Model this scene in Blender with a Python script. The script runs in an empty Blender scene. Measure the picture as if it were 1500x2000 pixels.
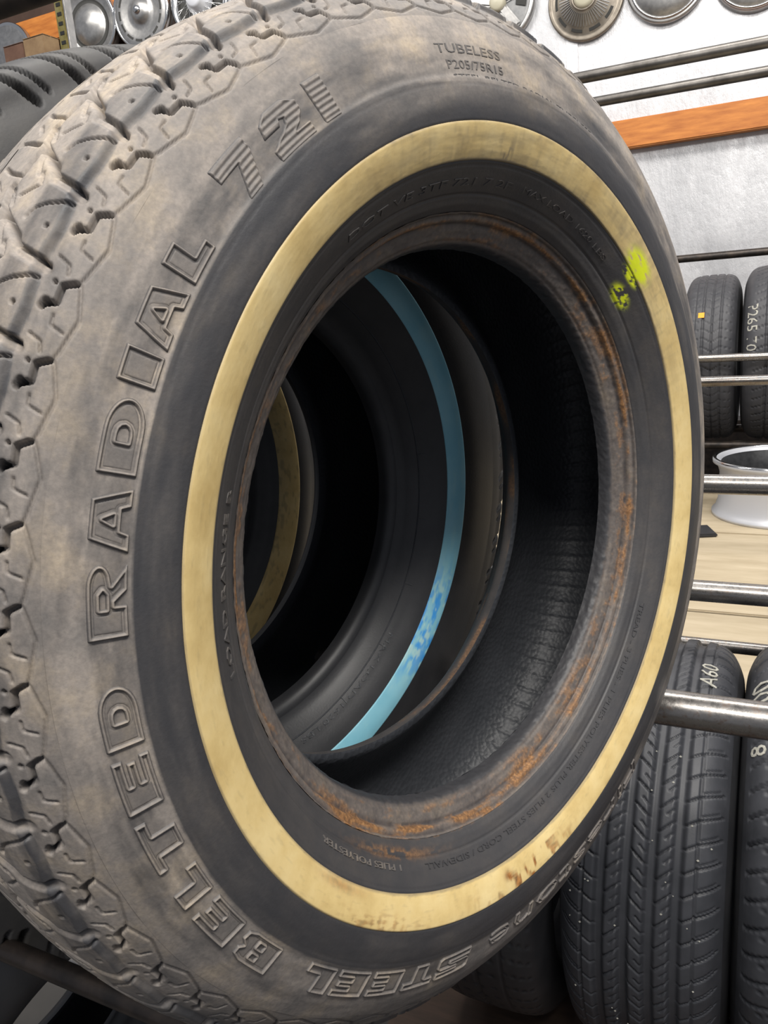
import bpy, math, random
import numpy as np
from mathutils import Matrix, Vector

rng = np.random.default_rng(7)
random.seed(7)
sc = bpy.context.scene

# ------------------------------------------------------------------ camera
cam_data = bpy.data.cameras.new('camera')
cam = bpy.data.objects.new('camera', cam_data)
sc.collection.objects.link(cam)
cam_data.sensor_fit = 'VERTICAL'
cam_data.sensor_height = 24.0
cam_data.lens = 1560.3 / 2000 * 24.0
cam_data.clip_start = 0.02
cam.matrix_world = Matrix(((0.9002549, -0.0405324, 0.4334723, 0.1472153),
                           (0.4284359, 0.2593869, -0.8655409, -0.4955339),
                           (-0.0773546, 0.9649226, 0.2508799, 0.1573823),
                           (0, 0, 0, 1)))
sc.camera = cam

# ------------------------------------------------------------------ world, lamps, exposure
world = bpy.data.worlds.new('world')
sc.world = world
world.use_nodes = True
world.node_tree.nodes['Background'].inputs['Color'].default_value = (0.86, 0.90, 1.0, 1)
world.node_tree.nodes['Background'].inputs['Strength'].default_value = 0.33

def area(name, loc, target, sx, sy, power, color=(1, 0.96, 0.90)):
    d = bpy.data.lights.new(name, 'AREA')
    d.shape = 'RECTANGLE'; d.size = sx; d.size_y = sy; d.energy = power; d.color = color
    o = bpy.data.objects.new(name, d)
    sc.collection.objects.link(o)
    o.location = loc
    o.rotation_euler = (Vector(target) - Vector(loc)).to_track_quat('-Z', 'Y').to_euler()
    return o
area('ceiling_lamp_front', (1.0, -0.7, 2.0), (0.0, 0.1, 0.1), 1.3, 0.35, 62)
area('ceiling_lamp_left_aisle', (0.3, -2.1, 2.6), (0.0, 0.0, 0.0), 1.4, 0.4, 62)
area('ceiling_lamp_above', (-0.8, 0.1, 2.4), (-0.7, 0.1, 0), 1.4, 0.35, 36)
area('ceiling_lamp_aisle', (0.5, 2.0, 2.6), (0.2, 2.9, 0.3), 2.4, 0.4, 92)
area('ceiling_lamp_left', (-2.6, 2.2, 2.7), (-2.9, 3.4, 1.4), 2.0, 0.3, 60)

sc.view_settings.view_transform = 'Standard'
sc.view_settings.look = 'None'
sc.view_settings.exposure = 0.0
sc.view_settings.gamma = 1.0
sc.view_settings.use_curve_mapping = False

# ------------------------------------------------------------------ helpers
def link(o, parent=None):
    sc.collection.objects.link(o)
    if parent is not None:
        o.parent = parent
    return o

def tag(o, label=None, cat=None, group=None, kind=None):
    if label: o['label'] = label
    if cat: o['category'] = cat
    if group: o['group'] = group
    if kind: o['kind'] = kind
    return o

def empty(name, loc=(0, 0, 0), M=None):
    o = bpy.data.objects.new(name, None)
    o.empty_display_size = 0.05
    link(o)
    if M is not None: o.matrix_world = M
    else: o.location = loc
    return o

def np_mesh(name, verts, quads, mat, parent=None, smooth=True, mask=None):
    verts = np.ascontiguousarray(verts, dtype=np.float32).reshape(-1, 3)
    quads = np.ascontiguousarray(quads, dtype=np.int32)
    k = quads.shape[1]
    me = bpy.data.meshes.new(name)
    me.vertices.add(len(verts)); me.vertices.foreach_set('co', verts.ravel())
    me.loops.add(quads.size); me.loops.foreach_set('vertex_index', quads.ravel())
    me.polygons.add(len(quads))
    me.polygons.foreach_set('loop_start', np.arange(0, quads.size, k, dtype=np.int32))
    me.polygons.foreach_set('use_smooth', np.full(len(quads), smooth, dtype=bool))
    me.update(calc_edges=True)
    if mask is not None:
        a = me.color_attributes.new('mask', 'FLOAT_COLOR', 'POINT')
        m = np.ones((len(verts), 4), np.float32); m[:, :3] = mask.reshape(-1, 3)
        a.data.foreach_set('color', m.ravel())
    if mat is not None: me.materials.append(mat)
    return link(bpy.data.objects.new(name, me), parent)

def grid_quads(M, N, close):
    i = np.arange(M - 1)[:, None]
    j = np.arange(N if close else N - 1)[None, :]
    j2 = (j + 1) % N
    return np.stack([i * N + j, i * N + j2, (i + 1) * N + j2, (i + 1) * N + j], -1).reshape(-1, 4)

def smooth(x, a, b):
    t = np.clip((x - a) / (b - a), 0, 1)
    return t * t * (3 - 2 * t)

def vnoise(N, M, cn, cm, seed=0):
    """value noise over (theta N, s M); periodic over theta"""
    r = np.random.default_rng(seed)
    cn = max(2, int(cn)); cm = max(2, int(cm))
    g = r.random((cm + 2, cn))
    x = np.linspace(0, cn, N, endpoint=False); y = np.linspace(0, cm, M)
    xi = x.astype(int); yi = np.minimum(y.astype(int), cm)
    fx = x - xi; fy = y - yi
    fx = fx * fx * (3 - 2 * fx); fy = fy * fy * (3 - 2 * fy)
    x1 = (xi + 1) % cn; y1 = yi + 1
    a = g[yi][:, xi]; b = g[yi][:, x1]; c = g[y1][:, xi]; d = g[y1][:, x1]
    return (a * (1 - fx) + b * fx) * (1 - fy)[:, None] + (c * (1 - fx) + d * fx) * fy[:, None]

def fbm(N, M, cn, cm, octaves=4, seed=0):
    out = 0; amp = 1; tot = 0
    for o in range(octaves):
        if cn * 2 ** o > N: break
        out = out + amp * vnoise(N, M, cn * 2 ** o, min(cm * 2 ** o, M), seed * 31 + o)
        tot += amp; amp *= .55
    return out / tot

# ------------------------------------------------------------------ materials
class Mat:
    def __init__(self, name, rough=.5, metal=0., color=(.5, .5, .5), spec=.5):
        self.m = bpy.data.materials.new(name); self.m.use_nodes = True
        self.t = self.m.node_tree; self.b = self.t.nodes['Principled BSDF']
        self.b.inputs['Base Color'].default_value = (*color, 1)
        self.b.inputs['Roughness'].default_value = rough
        self.b.inputs['Metallic'].default_value = metal
        self.b.inputs['Specular IOR Level'].default_value = spec
        self.tc = None
    def n(self, t, **k):
        x = self.t.nodes.new(t)
        for a, v in k.items(): setattr(x, a, v)
        return x
    def l(self, a, b): self.t.links.new(a, b)
    def coord(self, scale=(1, 1, 1)):
        if self.tc is None: self.tc = self.n('ShaderNodeTexCoord')
        mp = self.n('ShaderNodeMapping'); mp.inputs['Scale'].default_value = scale
        self.l(self.tc.outputs['Object'], mp.inputs['Vector'])
        return mp.outputs['Vector']
    def noise(self, s, detail=4, rough=.6, scale=(1, 1, 1)):
        x = self.n('ShaderNodeTexNoise'); x.inputs['Scale'].default_value = s
        x.inputs['Detail'].default_value = detail; x.inputs['Roughness'].default_value = rough
        self.l(self.coord(scale), x.inputs['Vector'])
        return x.outputs['Fac']
    def ramp(self, fac, stops):
        r = self.n('ShaderNodeValToRGB'); e = r.color_ramp.elements
        while len(e) < len(stops): e.new(.5)
        for q, (p, c) in zip(e, stops):
            q.position = p; q.color = (*c, 1) if len(c) == 3 else c
        self.l(fac, r.inputs['Fac']); return r.outputs['Color']
    def mix(self, fac, a, b, mode='MIX'):
        x = self.n('ShaderNodeMix', data_type='RGBA', blend_type=mode)
        for s, v in ((0, fac), (6, a), (7, b)):
            if isinstance(v, (int, float)): x.inputs[s].default_value = v
            elif isinstance(v, tuple): x.inputs[s].default_value = (*v, 1)
            else: self.l(v, x.inputs[s])
        return x.outputs[2]
    def math(self, op, a, b=None):
        x = self.n('ShaderNodeMath', operation=op)
        for s, v in ((0, a), (1, b)):
            if v is None: continue
            if isinstance(v, (int, float)): x.inputs[s].default_value = v
            else: self.l(v, x.inputs[s])
        return x.outputs[0]
    def attr(self):
        a = self.n('ShaderNodeAttribute', attribute_name='mask')
        s = self.n('ShaderNodeSeparateColor'); self.l(a.outputs['Color'], s.inputs['Color'])
        return s.outputs
    def color(self, o): self.l(o, self.b.inputs['Base Color'])
    def rough(self, o): self.l(o, self.b.inputs['Roughness'])
    def bump(self, h, strength=.3, dist=.001):
        x = self.n('ShaderNodeBump'); x.inputs['Strength'].default_value = strength
        x.inputs['Distance'].default_value = dist
        self.l(h, x.inputs['Height']); self.l(x.outputs['Normal'], self.b.inputs['Normal'])

def noise_mat(name, c1, c2, s, rough=.6, metal=0, bump=.2, dist=.001, lo=.35, hi=.65, scale=(1, 1, 1), spec=.5):
    m = Mat(name, rough, metal, c1, spec)
    n = m.noise(s, 5, .6, scale)
    m.color(m.ramp(n, [(lo, c1), (hi, c2)]))
    if bump: m.bump(n, bump, dist)
    return m.m

# dusty rubber of the foreground tire: mask R = dust, painted sheen and step shade, G = rust, B = yellow crayon paint
RB = Mat('dusty_rubber', .55)
_r, _g, _b = RB.attr()[:3]
_n1 = RB.noise(38, 5, .62); _n2 = RB.noise(420, 4, .6)
base = RB.mix(_n1, (.030, .032, .037), (.046, .044, .047))
dust_light = RB.ramp(_n1, [(.30, (.20, .182, .168)), (.50, (.29, .255, .225)), (.74, (.43, .355, .265))])
df = RB.math('MULTIPLY', _r, RB.ramp(_n2, [(.25, (.72,) * 3), (.7, (1.12,) * 3)]))
c = RB.mix(df, base, dust_light)
rust = RB.ramp(_n2, [(.3, (.10, .055, .03)), (.55, (.25, .125, .05)), (.75, (.44, .24, .10))])
c = RB.mix(_g, c, rust)
c = RB.mix(_b, c, (.72, .80, .02))
RB.color(c)
RB.rough(RB.mix(_r, (.50,) * 3, (.78,) * 3))
RB.bump(_n2, .25, .0006)

WW = Mat('aged_whitewall_rubber', .55)
_r, _g, _b = WW.attr()[:3]
_n1 = WW.noise(30, 5, .6); _n2 = WW.noise(260, 4, .6)
c = WW.ramp(_n1, [(.30, (.58, .42, .17)), (.5, (.70, .53, .235)), (.72, (.78, .62, .31))])
c = WW.mix(WW.math('MULTIPLY', _r, .85), c, (.17, .14, .10))
c = WW.mix(_g, c, WW.ramp(_n2, [(.35, (.12, .045, .015)), (.65, (.42, .17, .04))]))
c = WW.mix(_b, c, (.74, .82, .02))
WW.color(c); WW.bump(_n2, .12, .0006)

BW = Mat('blue_coated_whitewall_rubber', .5)
_r, _g, _b = BW.attr()[:3]
_n1 = BW.noise(22, 4, .55)
c = BW.ramp(_n1, [(.3, (.21, .53, .67)), (.7, (.32, .64, .76))])
c = BW.mix(_r, c, (.05, .33, .80))
c = BW.mix(_g, c, (.58, .76, .66))
BW.color(c)

def rubber(name, c1, c2, rough=.5, s=30):
    m = Mat(name, rough, 0, c1)
    n = m.noise(s, 5, .62); n2 = m.noise(500, 3, .6)
    c = m.ramp(n, [(.32, c1), (.68, c2)])
    m.color(c); m.bump(n2, .2, .0005)
    return m.m
RI = Mat('inner_liner_rubber', .52, 0, (.02, .02, .025))
_n = RI.noise(18, 4); RI.color(RI.ramp(_n, [(.3, (.032, .035, .041)), (.7, (.046, .049, .056))]))
_v = RI.n('ShaderNodeTexVoronoi'); _v.inputs['Scale'].default_value = 230; RI.l(RI.coord(), _v.inputs['Vector'])
RI.bump(_v.outputs['Distance'], .40, .0014); RUB_IN = RI.m
RUB_DARK = rubber('dark_rubber', (.022, .023, .026), (.034, .034, .037), .45)
RUB_GREY = rubber('grey_tread_rubber', (.040, .041, .047), (.060, .060, .066), .55)
RUB_BLUE = rubber('clean_tread_rubber', (.033, .035, .041), (.050, .052, .060), .5)
RUB_DUST = rubber('dusty_tread_rubber', (.06, .058, .058), (.12, .108, .10), .7)
RUB_T2 = rubber('scuffed_tread_rubber', (.030, .030, .032), (.056, .053, .050), .6)
RUSTY = noise_mat('rusted_bead', (.045, .035, .028), (.26, .12, .045), 60, .7, 0, .4, .001, .42, .72)
PIPE = Mat('worn_steel_pipe', .3, .95, (.3, .3, .3))
_n = PIPE.noise(9, 6, .65, (.35, 1, 1)); _n2 = PIPE.noise(120, 4, .7)
PIPE.color(PIPE.mix(PIPE.ramp(_n2, [(.55, (0, 0, 0)), (.75, (.8, .8, .8))]), PIPE.ramp(_n, [(.32, (.11, .097, .088)), (.6, (.32, .305, .29))]), (.16, .09, .055)))
PIPE.rough(PIPE.ramp(_n2, [(.3, (.22,) * 3), (.8, (.42,) * 3)])); PIPE.bump(_n2, .25, .0006)
PIPE = PIPE.m
PIPE_DARK = noise_mat('dark_steel_pipe', (.030, .027, .026), (.075, .060, .05), 30, .42, .6, .2)
PIPE_FAR = noise_mat('grey_steel_pipe', (.085, .078, .072), (.17, .16, .15), 12, .42, .8, .05)
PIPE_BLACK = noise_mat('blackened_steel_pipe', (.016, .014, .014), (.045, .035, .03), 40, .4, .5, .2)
CHROME = Mat('chrome', .16, 1, (.62, .62, .62)).m
ALU = noise_mat('brushed_aluminium', (.36, .355, .35), (.48, .47, .455), 40, .36, .9, .05)
ALU_GREY = noise_mat('grey_painted_alloy', (.22, .225, .23), (.30, .30, .30), 40, .45, .4, .05)
BRONZE = noise_mat('tarnished_hubcap_metal', (.19, .165, .135), (.30, .265, .22), 25, .4, .75, .08)
DARK_ALLOY = noise_mat('dark_grey_alloy', (.035, .036, .038), (.07, .07, .072), 30, .45, .6, .1)  # darker alloy tone for the inside of the wheels
SILVER_PAINT = Mat('silver_painted_alloy', (.40), .3, (.60, .61, .65)).m
CHARCOAL = Mat('charcoal_slot', .7, 0, (.03, .03, .028)).m
CREAM_CAP = Mat('cream_centre_cap', .5, 0, (.50, .47, .36)).m
CHALK = noise_mat('white_marker', (.30, .29, .25), (.46, .45, .40), 180, .9, 0, 0)
ORANGE = Mat('orange_sticker_paper', .6, 0, (.95, .38, .02)).m
ORANGE_RUST = noise_mat('orange_stained_wood', (.38, .115, .02), (.62, .23, .045), 7, .6, 0, .15, .002, .3, .7, (1, 6, 6))
BOARD = noise_mat('tan_plywood', (.40, .325, .215), (.52, .435, .305), 5, .75, 0, .1, .001, .3, .7, (1, 5, 1))
BOARD_DARK = noise_mat('dark_stained_wood', (.045, .028, .02), (.095, .058, .04), 8, .7, 0, .15, .001, .3, .7, (1, 6, 6))
BROWN_PANEL = noise_mat('dark_brown_panel', (.055, .032, .022), (.085, .05, .035), 4, .7, 0, .1)
CARD = noise_mat('cardboard', (.17, .105, .055), (.24, .16, .085), 12, .85, 0, .08)
CARD_DARK = noise_mat('brown_cardboard', (.10, .05, .033), (.14, .075, .05), 12, .85, 0, .08)
GOLD = noise_mat('yellow_zinc_plating', (.40, .33, .10), (.62, .52, .22), 60, .35, .8, .1)
FLOOR = noise_mat('concrete_floor', (.055, .052, .05), (.10, .094, .088), 3, .8, 0, .1)
FO = Mat('foil_insulation', .42, .45, (.7, .7, .72))
_n = FO.noise(2.2, 6, .65, (1, 1, .35)); _n2 = FO.noise(26, 6, .7, (1, 1, .5))
FO.color(FO.ramp(_n, [(.30, (.44, .445, .465)), (.62, (.70, .70, .72))]))
FO.rough(FO.ramp(_n2, [(.3, (.34,) * 3), (.7, (.56,) * 3)])); FO.bump(_n2, .5, .006)
FOIL = FO.m

# ------------------------------------------------------------------ primitive parts
def rot_to(d):
    return Vector(d).normalized().to_track_quat('Z', 'Y').to_matrix()

def tube(name, a, b, r, mat, parent=None, n=28, rings=2):
    a = np.array(a, float); b = np.array(b, float)
    R = np.array(rot_to(b - a)); t = np.linspace(0, 2 * np.pi, n, endpoint=False)
    c = np.stack([np.cos(t), np.sin(t), 0 * t], 1) @ R.T
    L = np.linalg.norm(b - a); d = (b - a) / L
    prof = [(0, 0.0), (r * .86, 0.0), (r, r * .12)] + [(r, L * k / rings) for k in range(1, rings)] + [(r, L - r * .12), (r * .86, L), (0, L)]
    V = np.concatenate([a + d * z + c * q for q, z in prof])
    return np_mesh(name, V, grid_quads(len(prof), n, True), mat, parent)

def lathe(name, prof, mat, parent=None, n=64, M=None, mask=None):
    """profile of (r, z) turned about local z"""
    t = np.linspace(0, 2 * np.pi, n, endpoint=False)
    V = np.stack([np.stack([r * np.cos(t), r * np.sin(t), np.full(n, z)], 1) for r, z in prof])
    if M is not None: V = V @ np.array(M).T
    return np_mesh(name, V, grid_quads(len(prof), n, True), mat, parent, True, mask)

def box(name, lo, hi, mat, parent=None, bevel=.004, rot=None, loc=(0, 0, 0)):
    lo = np.array(lo, float); hi = np.array(hi, float)
    import bmesh
    bm = bmesh.new(); bmesh.ops.create_cube(bm, size=1)
    for v in bm.verts:
        v.co = Vector((lo + hi) / 2) + Vector(np.array(v.co) * (hi - lo))
    if bevel: bmesh.ops.bevel(bm, geom=bm.edges[:], offset=min(bevel, .45 * float((hi - lo).min())), segments=2, affect='EDGES')
    me = bpy.data.meshes.new(name); bm.to_mesh(me); bm.free(); me.materials.append(mat)
    o = link(bpy.data.objects.new(name, me), parent)
    o.location = loc
    if rot: o.rotation_euler = rot
    return o

def bolts(parent, name, ring_r, z, n, r, h, mat, phase=0):
    src = None
    for k in range(n):
        a = phase + 2 * math.pi * k / n
        if src is None:
            src = lathe(name, [(0, h), (r * .7, h), (r, h * .7), (r, -h)], mat, parent, 12); o = src
        else:
            o = link(src.copy(), parent)
        o.location = (ring_r * math.cos(a), ring_r * math.sin(a), z)

# ------------------------------------------------------------------ the room
def struct(o): o['kind'] = 'structure'; return o
wall = struct(np_mesh('wall_back', [(-3.3, 4.1, -1.2), (2.6, 4.1, -1.2), (2.6, 4.1, 3.2), (-3.3, 4.1, 3.2), (-3.3, 4.2, -1.2), (2.6, 4.2, -1.2), (2.6, 4.2, 3.2), (-3.3, 4.2, 3.2)],
     [(0, 1, 2, 3), (7, 6, 5, 4), (0, 3, 7, 4), (1, 5, 6, 2), (3, 2, 6, 7), (0, 4, 5, 1)], FOIL, None, False))
wall['label'] = 'silver foil insulation covering the back wall'
for k, x in enumerate((-1.9, -.86, .17, 1.2)):
    s = box('foil_seam', (x - .03, 4.092, -1.19), (x + .03, 4.1, 3.19), FOIL, wall, .002)
w2 = struct(box('wall_left', (-7.2, 3.62, -1.2), (-3.02, 4.09, 3.2), BROWN_PANEL, None, .004)); w2['label'] = 'dark brown panelled wall section behind the left hubcaps'
fl = struct(box('floor', (-7, -3, -1.24), (2.6, 4.1, -1.2), FLOOR, None, 0)); fl['label'] = 'dark worn concrete floor under the racks'
t1 = struct(box('trim_1', (-3.0, 4.02, .826), (2.5, 4.098, .962), ORANGE_RUST, None, .006)); t1['label'] = 'orange stained wooden girt running across the foil wall'
t2 = struct(box('trim_2', (-7.0, 3.54, 1.842), (-2.6, 3.615, 1.99), ORANGE_RUST, None, .006)); t2['label'] = 'orange stained wooden girt behind the hubcaps at upper left'

t3 = struct(box('shade_panel', (-3.0, 3.9, -1.2), (2.3, 4.06, -.55), PIPE_BLACK, None, .006)); t3['label'] = 'black panel standing in for shade along the foot of the foil wall'  # dark panel stands in for the shade under the far rack

# ------------------------------------------------------------------ tire profile (r, a): a = along the axle, 0 at the outer face, mid-plane at -0.099
PR = np.array([(.1905, -.054), (.1915, -.046), (.1955, -.0408), (.201, -.038), (.206, -.033), (.2095, -.0285), (.2135, -.0245), (.219, -.020), (.228, -.0125), (.2367, -.0065), (.246, -.0025), (.255, 0), (.265, .0005), (.275, -.001), (.280, -.003), (.297, -.0072), (.309, -.0122), (.317, -.0168), (.324, -.0226), (.330, -.0298), (.3345, -.038), (.338, -.05), (.341, -.065), (.343, -.085), (.3435, -.099)])
PQ = np.array([(.1905, -.054), (.1915, -.046), (.1955, -.0408), (.201, -.036), (.206, -.030), (.2095, -.025), (.2135, -.020), (.219, -.0155), (.228, -.0085), (.2367, -.0035), (.246, -.0005), (.255, .0005), (.265, 0), (.275, -.001), (.285, -.003), (.299, -.007), (.311, -.0115), (.321, -.0165), (.330, -.0235), (.3365, -.033), (.340, -.044), (.3425, -.060), (.3432, -.076), (.3435, -.088), (.3435, -.099)])
MID = -.099
INNER = np.array([(.1905, -.054), (.1945, -.0555), (.203, -.050), (.214, -.040), (.228, -.028), (.245, -.019), (.265, -.0165), (.285, -.018), (.302, -.022), (.316, -.031), (.325, -.043), (.3295, -.060), (.331, -.080), (.3313, -.099)])

PS = np.array([(.1905, -.054), (.1915, -.046), (.1955, -.0408), (.201, -.038), (.206, -.033), (.2095, -.0285), (.2135, -.0245), (.219, -.019), (.228, -.011), (.2367, -.005), (.246, -.001), (.255, 0), (.268, .0005), (.283, -.001), (.298, -.0035), (.311, -.007), (.321, -.011), (.330, -.0135), (.336, -.0195), (.3395, -.029), (.3415, -.043), (.3425, -.062), (.3432, -.076), (.3435, -.088), (.3435, -.099)])

def catmull(P, n=30):
    out = []
    Pp = np.vstack([2 * P[0] - P[1], P, 2 * P[-1] - P[-2]])
    t = np.linspace(0, 1, n, endpoint=False)[:, None]
    for i in range(1, len(Pp) - 2):
        p0, p1, p2, p3 = Pp[i - 1:i + 3]
        out.append(.5 * ((2 * p1) + (-p0 + p2) * t + (2 * p0 - 5 * p1 + 4 * p2 - p3) * t ** 2 + (-p0 + 3 * p1 - 3 * p2 + p3) * t ** 3))
    out.append(P[-1:])
    return np.vstack(out)

class Prof:
    """mirrored outer profile as a function of arc length s (mm, measured from the front bead toe)"""
    def __init__(self, P, R=.3435, W=.198, rb=.1905):
        P = P.copy()
        P[:, 0] = rb + (P[:, 0] - .1905) * (R - rb) / (.3435 - .1905)
        P[:, 1] = (P[:, 1] - MID) * W / .198
        D = catmull(P)
        D = np.vstack([D, (D * [1, -1])[-2::-1]])
        self.s = np.concatenate([[0], np.cumsum(np.hypot(*np.diff(D, axis=0).T))]) * 1000
        self.D = D; self.half = self.s[-1] / 2; self.R = R; self.W = W
        T = np.gradient(D, self.s, axis=0); T /= np.linalg.norm(T, axis=1)[:, None]
        self.N = np.stack([T[:, 1] * -1, T[:, 0]], 1)      # (nr, na)
        if self.N[len(D) // 2, 0] < 0: self.N = -self.N
    def at(self, s):
        f = lambda A: np.interp(s, self.s, A)
        return f(self.D[:, 0]), f(self.D[:, 1]), f(self.N[:, 0]), f(self.N[:, 1])
    def verts(self, s, th, h):
        """s (M,), th (N,) or both broadcastable (M,N); h in mm (M,N)"""
        r, a, nr, na = self.at(s)
        if np.ndim(s) == 1: r, a, nr, na = (q[:, None] for q in (r, a, nr, na))
        hh = np.asarray(h) / 1000
        rr = r + nr * hh; aa = a + na * hh
        th = np.broadcast_to(th, rr.shape) if np.ndim(th) > 1 or rr.shape[1] == len(np.atleast_1d(th)) else np.broadcast_to(np.atleast_1d(th)[None, :], (rr.shape[0], len(np.atleast_1d(th))))
        rr = np.broadcast_to(rr, th.shape); aa = np.broadcast_to(aa, th.shape)
        return np.stack([aa, rr * np.cos(th), rr * np.sin(th)], -1)

def band(name, prof, s, N, h, mat, parent, mask=None):
    th = np.linspace(0, 2 * np.pi, N, endpoint=False)
    h = np.broadcast_to(h, (len(s), N))
    V = prof.verts(s, np.broadcast_to(th, (len(s), N)), h)
    return np_mesh(name, V, grid_quads(len(s), N, True)[:, ::-1], mat, parent, True, mask)

def liner(name, R, W, mat, parent, N=240, M=60, rib=None, rb=.1905):
    P = INNER.copy()
    P[:, 0] = rb + (P[:, 0] - .1905) * (R - rb) / (.3435 - .1905)
    P[:, 1] = (P[:, 1] - MID) * W / .198
    D = catmull(P, 12); D = np.vstack([D, (D * [1, -1])[-2::-1]])
    S = np.concatenate([[0], np.cumsum(np.hypot(*np.diff(D, axis=0).T))])
    s = np.linspace(0, S[-1], M)
    r = np.interp(s, S, D[:, 0])[:, None] * np.ones(N); a = np.interp(s, S, D[:, 1])[:, None] * np.ones(N)
    th = np.linspace(0, 2 * np.pi, N, endpoint=False)
    if rib is not None: r = r - rib(s / S[-1], th)
    return np_mesh(name, np.stack([a, r * np.cos(th), r * np.sin(th)], -1), grid_quads(M, N, True), mat, parent)

# ---- tread drawing on one periodic tile: u in [0,1) around, v in mm across, pu = pitch in mm
def dline(U, V, pts, pu):
    best = np.full(U.shape, 1e9)
    for sh in (-2, -1, 0, 1, 2):
        for (u0, v0), (u1, v1) in zip(pts[:-1], pts[1:]):
            ax, ay = (u0 + sh) * pu, v0; bx, by = (u1 + sh) * pu, v1
            dx, dy = bx - ax, by - ay; L = dx * dx + dy * dy + 1e-9
            t = np.clip(((U * pu - ax) * dx + (V - ay) * dy) / L, 0, 1)
            best = np.minimum(best, np.hypot(U * pu - ax - t * dx, V - ay - t * dy))
    return best

def cut(h, U, V, pts, pu, w, d, soft=.9):
    q = dline(U, V, pts, pu)
    return np.minimum(h, h - d * (1 - smooth(q, w / 2 - soft / 2, w / 2 + soft / 2)))

def step_line(U):
    return np.interp(np.mod(U + .5, 1), [0, .33, .67, .999, 1.0], [171, 169.5, 170.4, 173.6, 171])

def main_tile(U, V):
    """tread of the foreground tire: notched shoulder rib, stepped blocks with curved sipes, zigzag grooves"""
    pu = 35.; Vm = V
    vb = step_line(U)
    hb = -.2 + 2.8 * smooth(Vm, vb, vb + 4.4)
    h = hb * smooth(Vm, 149, 157)
    C = lambda pts, w, d, s=1.0: cut(h, U, Vm, pts, pu, w, d, s)
    h = C([(-.24, 151), (-.14, 150.4), (.15, 153.2), (.32, 155.2), (.40, 154), (.76, 151)], 1.3, 1.3)
    h = C([(-.05, 166.4), (.0, 161.3), (.22, 161.3), (.29, 156.8)], 2.4, 4.2)
    h = C([(-.08, 166.8), (-.01, 166)], 3.0, 4.5)
    h = C([(.84, 160.8), (.71, 160.4), (.65, 155)], .95, 1.6, .7)
    h = C([(.56, 167.8), (.49, 162.4), (.36, 161.2)], 1.0, 1.7, .7)
    h = C([(.24, 165.1), (.241, 165.2)], 1.9, 3.5, .7)
    h = C([(.85, 177.3), (.851, 177.4)], 2.0, 3.5, .7)
    h = C([(-.06, 191), (.07, 188.4), (.14, 183), (.18, 178), (.23, 172.5)], 1.2, 3.2)
    h = C([(.42, 170.2), (.56, 186.5)], 1.5, 4.2, 1.1)
    h = C([(.36, 170.5), (.50, 187), (.66, 190), (.86, 201), (1.05, 211)], 4.2, 1.8, 2.2)
    h = C([(.60, 188.5), (.72, 192.5), (.88, 201), (1.05, 211)], 2.2, 5.0, 1.2)
    h = C([(.05, 211), (.40, 215.5), (.46, 214), (1.05, 211)], 4.2, 6, 1.2)
    h = C([(.25, 203.6), (.41, 194), (.60, 197)], 1.2, 3)
    h = C([(.12, 206), (.36, 211)], 1.2, 3)
    h = C([(.55, 199), (.95, 208)], 1.1, 2.5)
    h = C([(.10, 217), (.20, 230), (.28, 246)], 1.8, 4)
    h = C([(.60, 217), (.68, 228), (.80, 238)], 1.4, 3.5)
    h = C([(.35, 226), (.55, 235)], 1.1, 3)
    return h

def tile_rows(fn, s, ncell, half, pu_n, N):
    """tile function to the full ring; rear half mirrored with half a pitch of shift"""
    V = np.where(s > half, 2 * half - s, s)
    out = np.empty((len(s), ncell))
    u = np.arange(ncell) / ncell
    for sel, shift in ((s <= half, 0), (s > half, .5)):
        if sel.any():
            U, Vv = np.meshgrid(np.mod(u + shift, 1), V[sel])
            out[sel] = fn(U, Vv)
    return out

# ------------------------------------------------------------------ foreground tire
AX = ((.9436426, .3225, .0745), (-.3303991, .9047, .2689), (.0193693, -.2784, .9603))
Wm = np.array(AX); Wm[:, 0] /= np.linalg.norm(Wm[:, 0])
Wm[:, 1] -= Wm[:, 0] * (Wm[:, 0] @ Wm[:, 1]); Wm[:, 1] /= np.linalg.norm(Wm[:, 1]); Wm[:, 2] = np.cross(Wm[:, 0], Wm[:, 1])
def tire_matrix(dx=0, dy=0, dz=0, yaw=0, lean=0, spin=0):
    """pose in the frame of the foreground tire; its outer face passes the origin"""
    ax = np.array([math.cos(yaw) * math.cos(lean), math.sin(yaw) * math.cos(lean), math.sin(lean)])
    e1 = np.cross([0, 0, 1], ax); e1 /= np.linalg.norm(e1); e2 = np.cross(ax, e1)
    R = Wm @ np.stack([ax, math.cos(spin) * e1 + math.sin(spin) * e2, -math.sin(spin) * e1 + math.cos(spin) * e2], 1)
    M = np.eye(4); M[:3, :3] = R; M[:3, 3] = Wm @ np.array([dx, dy, dz]) + R[:, 0] * MID
    return Matrix(M.tolist())

main = empty('whitewall_tire', M=tire_matrix())
tag(main, 'dusty black tire with cream whitewall and large raised lettering, filling the foreground on the rack', 'tire', 'tires in the near rack row')
PM = Prof(PR)
half = PM.half
RBm, WWm = RB.m, WW.m

# tread: 60 pitches of 6 degrees
NP, NC = 60, 48
N = NP * NC
s_front = np.concatenate([np.arange(147.5, 190, .65), np.arange(190, half, 1.1)])
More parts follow.
